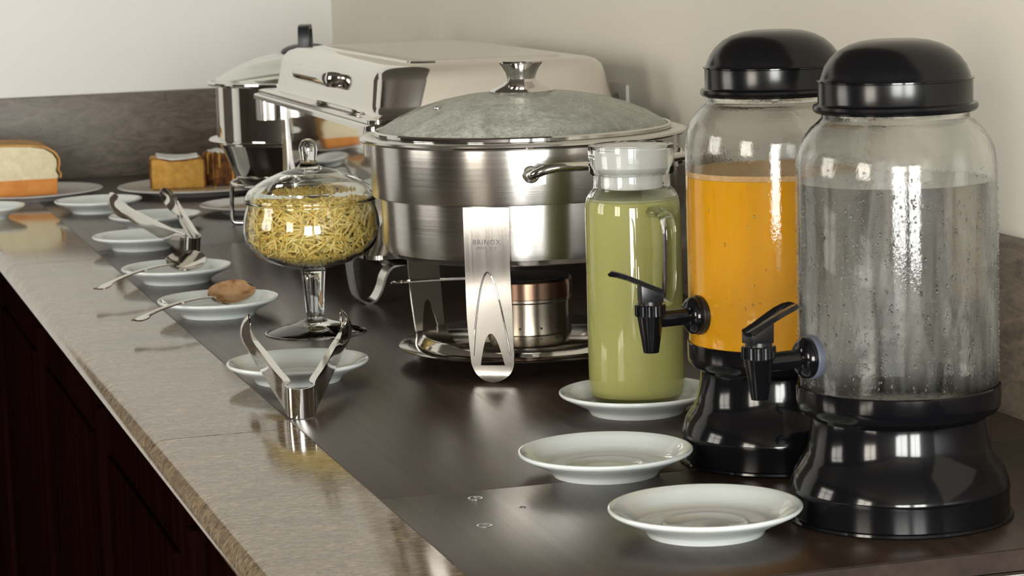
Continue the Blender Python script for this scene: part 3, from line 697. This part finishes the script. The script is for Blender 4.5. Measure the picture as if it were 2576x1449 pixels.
for a in (a0, a1):
    rows = []
    for z in (-.0115, -.010, .010, .0115):
        rows.append([azdir(a+da)*.1598+Vector((0, 0, z_+z*(1 if abs(da) < 4 else .85))) for da in (-5.2, -4.8, -2, 0, 2, 4.8, 5.2)])
    br = MB().grid(rows).build('bracket', 'satin', rc, solid=.0018)
    d_ = azdir(a); mt_ = Matrix.Translation(d_*.160+Vector((0, 0, z_))) @ d_.to_track_quat('Z', 'Y').to_matrix().to_4x4()
    MB().lathe([(.0046, 0), (.0085, 0), (.0088, .002), (.0075, .0048), (.0048, .0055)], 28, mat=mt_).build('boss', 'soft_polish', br)
    for da, dz in ((-4.2, .0078), (-4.2, -.0078), (4.2, .0078), (4.2, -.0078)):
        d2 = azdir(a+da); m2 = Matrix.Translation(d2*.1605+Vector((0, 0, z_+dz))) @ d2.to_track_quat('Z', 'Y').to_matrix().to_4x4()
        MB().lathe([(0, .0006), (.0009, .0005), (.0012, 0)], 10, mat=m2).build('rivet', 'lever', br)

# ------------------------------------------------------------------ rectangular chafing dish
FX0, FX1, FY0, FY1, FZ = .683, 1.036, 2.940, 3.660, .2175
qx, qy = (FX0+FX1)/2, (FY0+FY1)/2
q = thing('rectangular_chafing_dish', 'long rectangular polished steel chafing dish with boxy lid against the wall', 'chafing dish', qx, qy)
hx, hy = (FX1-FX0)/2, (FY1-FY0)/2
def L_(ins, r, z, insy=None): insy = ins if insy is None else insy; return (-hx+ins, hx-ins, -hy+insy, hy-insy, r, z)
MB().rrect([L_(.034, .03, FZ), L_(.002, .012, FZ-.001), L_(0, .012, FZ-.003), L_(0, .012, FZ+.002), L_(.002, .012, FZ+.004), L_(.034, .03, FZ+.0045)], 6).build('frame_rim', 'polish', q)
MB().rrect([L_(.030, .03, FZ+.002), L_(.032, .03, .105), L_(.036, .03, .095), L_(.05, .025, .092)], 8, cap1=True).build('water_pan', 'polish', q, angle=50)
ld = MB().rrect([L_(.006, .014, FZ+.0045), L_(.006, .014, FZ+.009), L_(.010, .016, FZ+.0105), L_(.020, .03, FZ+.0105), L_(.0235, .045, FZ+.013), L_(.025, .05, FZ+.022), L_(.030, .055, FZ+.052), L_(.033, .055, FZ+.0605), L_(.039, .054, FZ+.0665), L_(.048, .050, FZ+.0695), L_(.058, .045, FZ+.0705), L_(.085, .03, FZ+.0705)], 10, cap1=True).build('lid', 'lid_steel', q, angle=60)
MB().rrect([L_(.078, .03, FZ+.0700), L_(.079, .03, FZ+.0722), L_(.084, .03, FZ+.0726), L_(.088, .028, FZ+.0715), L_(.12, .02, FZ+.0714)], 8, cap1=True).build('lid_crown', 'lid_steel', ld)
# grip on the long side of the lid
gx = -hx+.028
pts = [(gx+.004, .09, .262-.002), (gx-.006, .087, .262), (gx-.014, .078, .263), (gx-.016, .05, .2635), (gx-.016, 0, .2635), (gx-.016, -.05, .2635), (gx-.014, -.078, .263), (gx-.006, -.087, .262), (gx+.004, -.09, .260)]
MB().tube(spline([(x, y*1.28+.005, z) for x, y, z in pts], 4), .0105, 12, flat=.55, updir=(1, 0, 0)).build('lid_grip', 'polish', ld, angle=60)
# legs: flat band straps down to the table and curled up to the shelf
for sx in (-1, 1):
    for sy in (-1, 1):
        w_ = .016
        path = [(.030, FZ), (.030, .19), (.030, .115), (.024, .094), (.006, .078), (-.008, .064), (-.0105, .046), (-.007, .018), (-.001, .005), (.008, .0012), (.018, .004), (.026, .017), (.031, .032), (.040, .043), (.056, .046)]
        pp = spline([(a, z, 0) for a, z in path], 5)
        rows = []
        for p in pp:
            rows.append([(sx*(hx-p.x), sy*(hy-.075)+w_*k, p.y) for k in (-1, -.85, 0, .85, 1)])
        MB().grid(rows).build('leg', 'satin', q, solid=.0025, angle=50)
        MB().rrect([(sx*(hx-.02)-.017, sx*(hx-.02)+.017, sy*(hy-.02)-.017, sy*(hy-.02)+.017, .010, FZ-.034), (sx*(hx-.02)-.017, sx*(hx-.02)+.017, sy*(hy-.02)-.017, sy*(hy-.02)+.017, .010, FZ-.002)], 6).build('leg_bracket', 'satin', q, solid=.0015)
MB().rrect([L_(.010, .02, .058, .045), L_(.004, .02, .060, .04), L_(.004, .02, .056, .04), L_(.022, .03, .046, .058), L_(.03, .03, .044, .066), L_(.08, .03, .044, .11)], 8, cap1=True).build('shelf', 'soft_polish', q, solid=.0015)
for yy in (-.19, .19):
    b2 = thing('fuel_burner', ('steel fuel burner on the rectangular dish shelf, at the end by the round dish' if yy < 0 else 'steel fuel burner on the rectangular dish shelf, at the end by the tall pot'), 'burner', qx, qy+yy, .045, group='fuel burners')
    MB().lathe([(0, 0), (.0440, 0), (.0450, .0010), (.0450, .0330), (.0462, .0345), (.0450, .0365), (.0330, .0365), (.0330, .030), (0, .030)], 48).build('can', 'burner', b2, angle=30)
    MB().lathe([(0, .0301), (.032, .0301), (.028, .034), (0, .035)], 32).build('wick', 'soot', b2)

# ------------------------------------------------------------------ tall pot on a wire stand
px, py = .815, 3.90
pot = thing('tall_pot', 'tall mirror polished pot with glass lid and black lid handle in a wire stand', 'pot', px, py)
MB().lathe([(0, .060), (.085, .061), (.108, .068), (.118, .078), (.127, .100), (.136, .122), (.1405, .130), (.1405, .134), (.1545, .1345), (.1560, .1360), (.1545, .1378), (.1425, .1385), (.1425, .2190), (.1440, .2205), (.1405, .2205), (.1400, .140), (.118, .085), (0, .066)], 96, True).build('body', 'polish', pot, angle=25)
pl = MB().lathe([(.1500, .2245), (.1400, .2310), (.1200, .2420), (.0950, .2530), (.0700, .2610), (.0450, .2655), (0, .2670), (0, .2645), (.0450, .2632), (.0700, .2588), (.0950, .2506), (.1200, .2395), (.1390, .2285), (.1490, .2225)], 96, True).build('glass_lid', 'green_glass', pot, angle=50)
MB().lathe([(.1390, .2205), (.1530, .2210), (.1548, .2230), (.1545, .2255), (.1520, .2268), (.1495, .2258), (.1490, .2235)], 96, True).build('lid_rim', 'polish', pl)
MB().lathe([(0, .2660), (.0385, .2655), (.0390, .2675), (.0360, .2715), (.0280, .2755), (.0180, .2780), (0, .2790)], 48).build('handle_base', 'black_knob', pl)
hz = spline([(0, -.034, .270), (0, -.033, .290), (0, -.027, .3020), (0, -.012, .3045), (0, .012, .3045), (0, .027, .3020), (0, .033, .290), (0, .034, .270)], 5)
rows = []
dv = azdir(0); rzh = math.atan2(dv.y, dv.x)-PI/2+.0
mb = MB()
for i, p in enumerate(hz):
    t_ = (hz[min(i+1, len(hz)-1)]-hz[max(i-1, 0)]).normalized(); nn = Vector((1, 0, 0)).cross(t_)
    rows.append([p+Vector((sx*.0088, 0, 0))+nn*sz*.0035 for sx, sz in ((-1, -1), (1, -1), (1, 1), (-1, 1))])
mb.grid(rows, True).build('lid_handle', 'black_knob', pl, angle=60, rotz=rzh, bevel=.001)
ws = [(.1235*math.cos(2*PI*k/64), .1235*math.sin(2*PI*k/64), .0665) for k in range(64)]
MB().tube(ws, .0036, 8, closed=True).build('wire_ring', 'polish', pot, angle=70)
for a in (-88, 32, 152):
    d_ = azdir(a)
    pts = [d_*.1235+Vector((0, 0, .0665)), d_*.1245+Vector((0, 0, .045)), d_*.1255+Vector((0, 0, .018)), d_*.1240+Vector((0, 0, .006)), d_*.116+Vector((0, 0, .0036)), d_*.100+Vector((0, 0, .0036))]
    MB().tube(spline(pts, 5), .0034, 8).build('wire_leg', 'polish', pot, angle=70)
MB().lathe([(0, .028), (.055, .028), (.085, .036), (.098, .050), (.100, .0605), (.096, .0612), (0, .0612)], 64).build('heat_bowl', 'black_satin', pot)
MB().lathe([(0, .0), (.05, .0), (.052, .003), (.03, .028), (0, .028)], 48).build('heat_foot', 'black_satin', pot)

# ------------------------------------------------------------------ tongs
def tongs(hxy, ang, label, pitch):
    t_ = thing('serving_tongs', label, 'tongs', hxy[0], hxy[1], 0.0, rotz=ang, group='steel serving tongs')
    piv = bpy.data.objects  # (kept simple: pitch is baked into the vertices)
    cp, sp_ = math.cos(pitch), math.sin(pitch)
    def W(l, f, h): return Vector((l, f*cp-h*sp_, f*sp_+h*cp+.0152))
    # spring: U of band
    rows = []
    for k in range(17):
        a = PI+PI*k/16; l, f = .0135*math.cos(a), .0145+.0145*math.sin(a)
        wd = .0146
        rows.append([W(l, f, wd*j/3) for j in range(-3, 4)])
    MB().grid(rows).build('spring', 'polish', t_, solid=.0012, angle=60)
    for s in (-1, 1):
        st = [(.0135, .0140, .0142, 0, 0), (.0155, .030, .0138, .0065, 0), (.0240, .070, .0118, .0070, 0), (.0345, .125, .0104, .0066, 0), (.0425, .165, .0098, .0055, .0005), (.0462, .185, .0112, .0030, .003), (.0485, .205, .0150, 0, .0065), (.0505, .228, .0175, 0, .0085), (.0500, .250, .0150, 0, .0070), (.0480, .266, .0090, 0, .003), (.0465, .274, .0020, 0, 0)]
        sp = [spline([(l, f, 0) for l, f, *_ in st], 5), spline([(w, fl, b) for _, _, w, fl, b in st], 5)]
        rows = []
        for c_, k_ in zip(*sp):
            w_, fl, b_ = k_
            r_ = []
            for j in range(-4, 5):
                u = j/4; r_.append((c_.x+b_*(1-u*u)-b_*.3, c_.y, w_*u))
            # turned-in flanges
            r_ = [(r_[0][0]-max(fl, 0), c_.y, r_[0][2]+.0006)]+r_+[(r_[-1][0]-max(fl, 0), c_.y, r_[-1][2]-.0006)]
            rows.append([W(s*l, f, h) for l, f, h in r_])
        MB().grid(rows).build('arm', 'polish', t_, solid=.0010, angle=55)
    return t_
def ang_to(dx, dy): return math.atan2(dy, dx)-PI/2
tongs((.463, 2.307), ang_to(.053, .275), 'open steel tongs standing on edge with arms over the saucer beside the granite', .145)
t2 = tongs((.576, 3.580), ang_to(-.060, .27), 'open steel tongs leaning across the saucer behind the clean spoon', .235); t2.scale = (.88, .88, .88)

# ------------------------------------------------------------------ spoons (lying tilted on their saucers)
def spoon(end, tip, label, tilt, sauce):
    e, t_ = Vector((*end, 0)), Vector((*tip, 0)); ln = (t_-e).length; d = (t_-e).normalized()
    root = thing('serving_spoon', label, 'spoon', e.x, e.y, 0., rotz=math.atan2(d.y, d.x), group='steel serving spoons')
    st = [(.000, .0010, .0185), (.003, .0050, .0180), (.012, .0075, .0178), (.024, .0070, .0190), (.035, .0042, .0212), (.060, .0034, .0240), (.100, .0032, .0262), (.140, .0032, .0262), (.168, .0036, .0245), (.180, .0048, .0228)]
    rows = []
    hs = (ln-.074)/.180
    for p in spline([(f*hs, z, w) for f, w, z in st], 4):
        f, z, w_ = p
        rows.append([(f, w_*k/2, z+.0011*(1-(k/2)**2)) for k in range(-2, 3)])
    MB().grid(rows).build('handle', 'soft_polish', root, solid=.0018, angle=60)
    # bowl: hollow, leaning a little towards the room
    rows = []; Lb = .078; n_ = 18; ct, sn = math.cos(tilt), math.sin(tilt)
    for i in range(n_+1):
        u = i/n_; f = ln-.078+Lb*u
        hw = .0215*math.sqrt(max(0., 1-(2*(u**.82)-1)**2)); hw = max(hw, .0042*(1-u*4), .0006)
        cz = .0215+.008*u
        row = []
        for j in range(-6, 7):
            v = j/6; dome = -.0085*(1-v*v)*math.sin(PI*min(1, .06+.94*u))**.8 if 0 < i < n_ else 0
            y, z = hw*v, dome
            row.append((f, y*ct-z*sn, cz+(y*sn+z*ct)))
        rows.append(row)
    bo = MB().grid(rows).build('bowl', 'soft_polish', root, solid=.0014, angle=70)
    if sauce:
        rows2 = [[Vector(p)+Vector((0, -sn*.0013, ct*.0013)) for p in r[0:13]] for r in rows[2:18]]
        MB().grid(rows2).build('sauce_film', 'sauce', bo, solid=.0006, angle=70)
    return root
spoon((.383, 3.172), (.552, 3.376), 'clean shiny steel serving spoon with its handle over the granite border', .42, False)
spoon((.389, 2.885), (.556, 3.040), 'steel serving spoon coated with brown sauce, handle over the granite border', .44, True)

# ------------------------------------------------------------------ wall outlet
ot = thing('wall_outlet', 'small beige wall outlet just above the chafing dish rim', 'outlet', X1, 3.165, .226)
MB().box(-.005, 0, -.034, .034, -.015, .015).build('plate', 'outlet', ot, bevel=.0015)
MB().lathe([(0, 0), (.005, 0), (.0058, .0015), (.0058, .003), (0, .003)], 20, mat=Matrix.Translation((-.005, 0, -.002)) @ Matrix.Rotation(-PI/2, 4, 'Y')).build('socket', 'lever', ot)
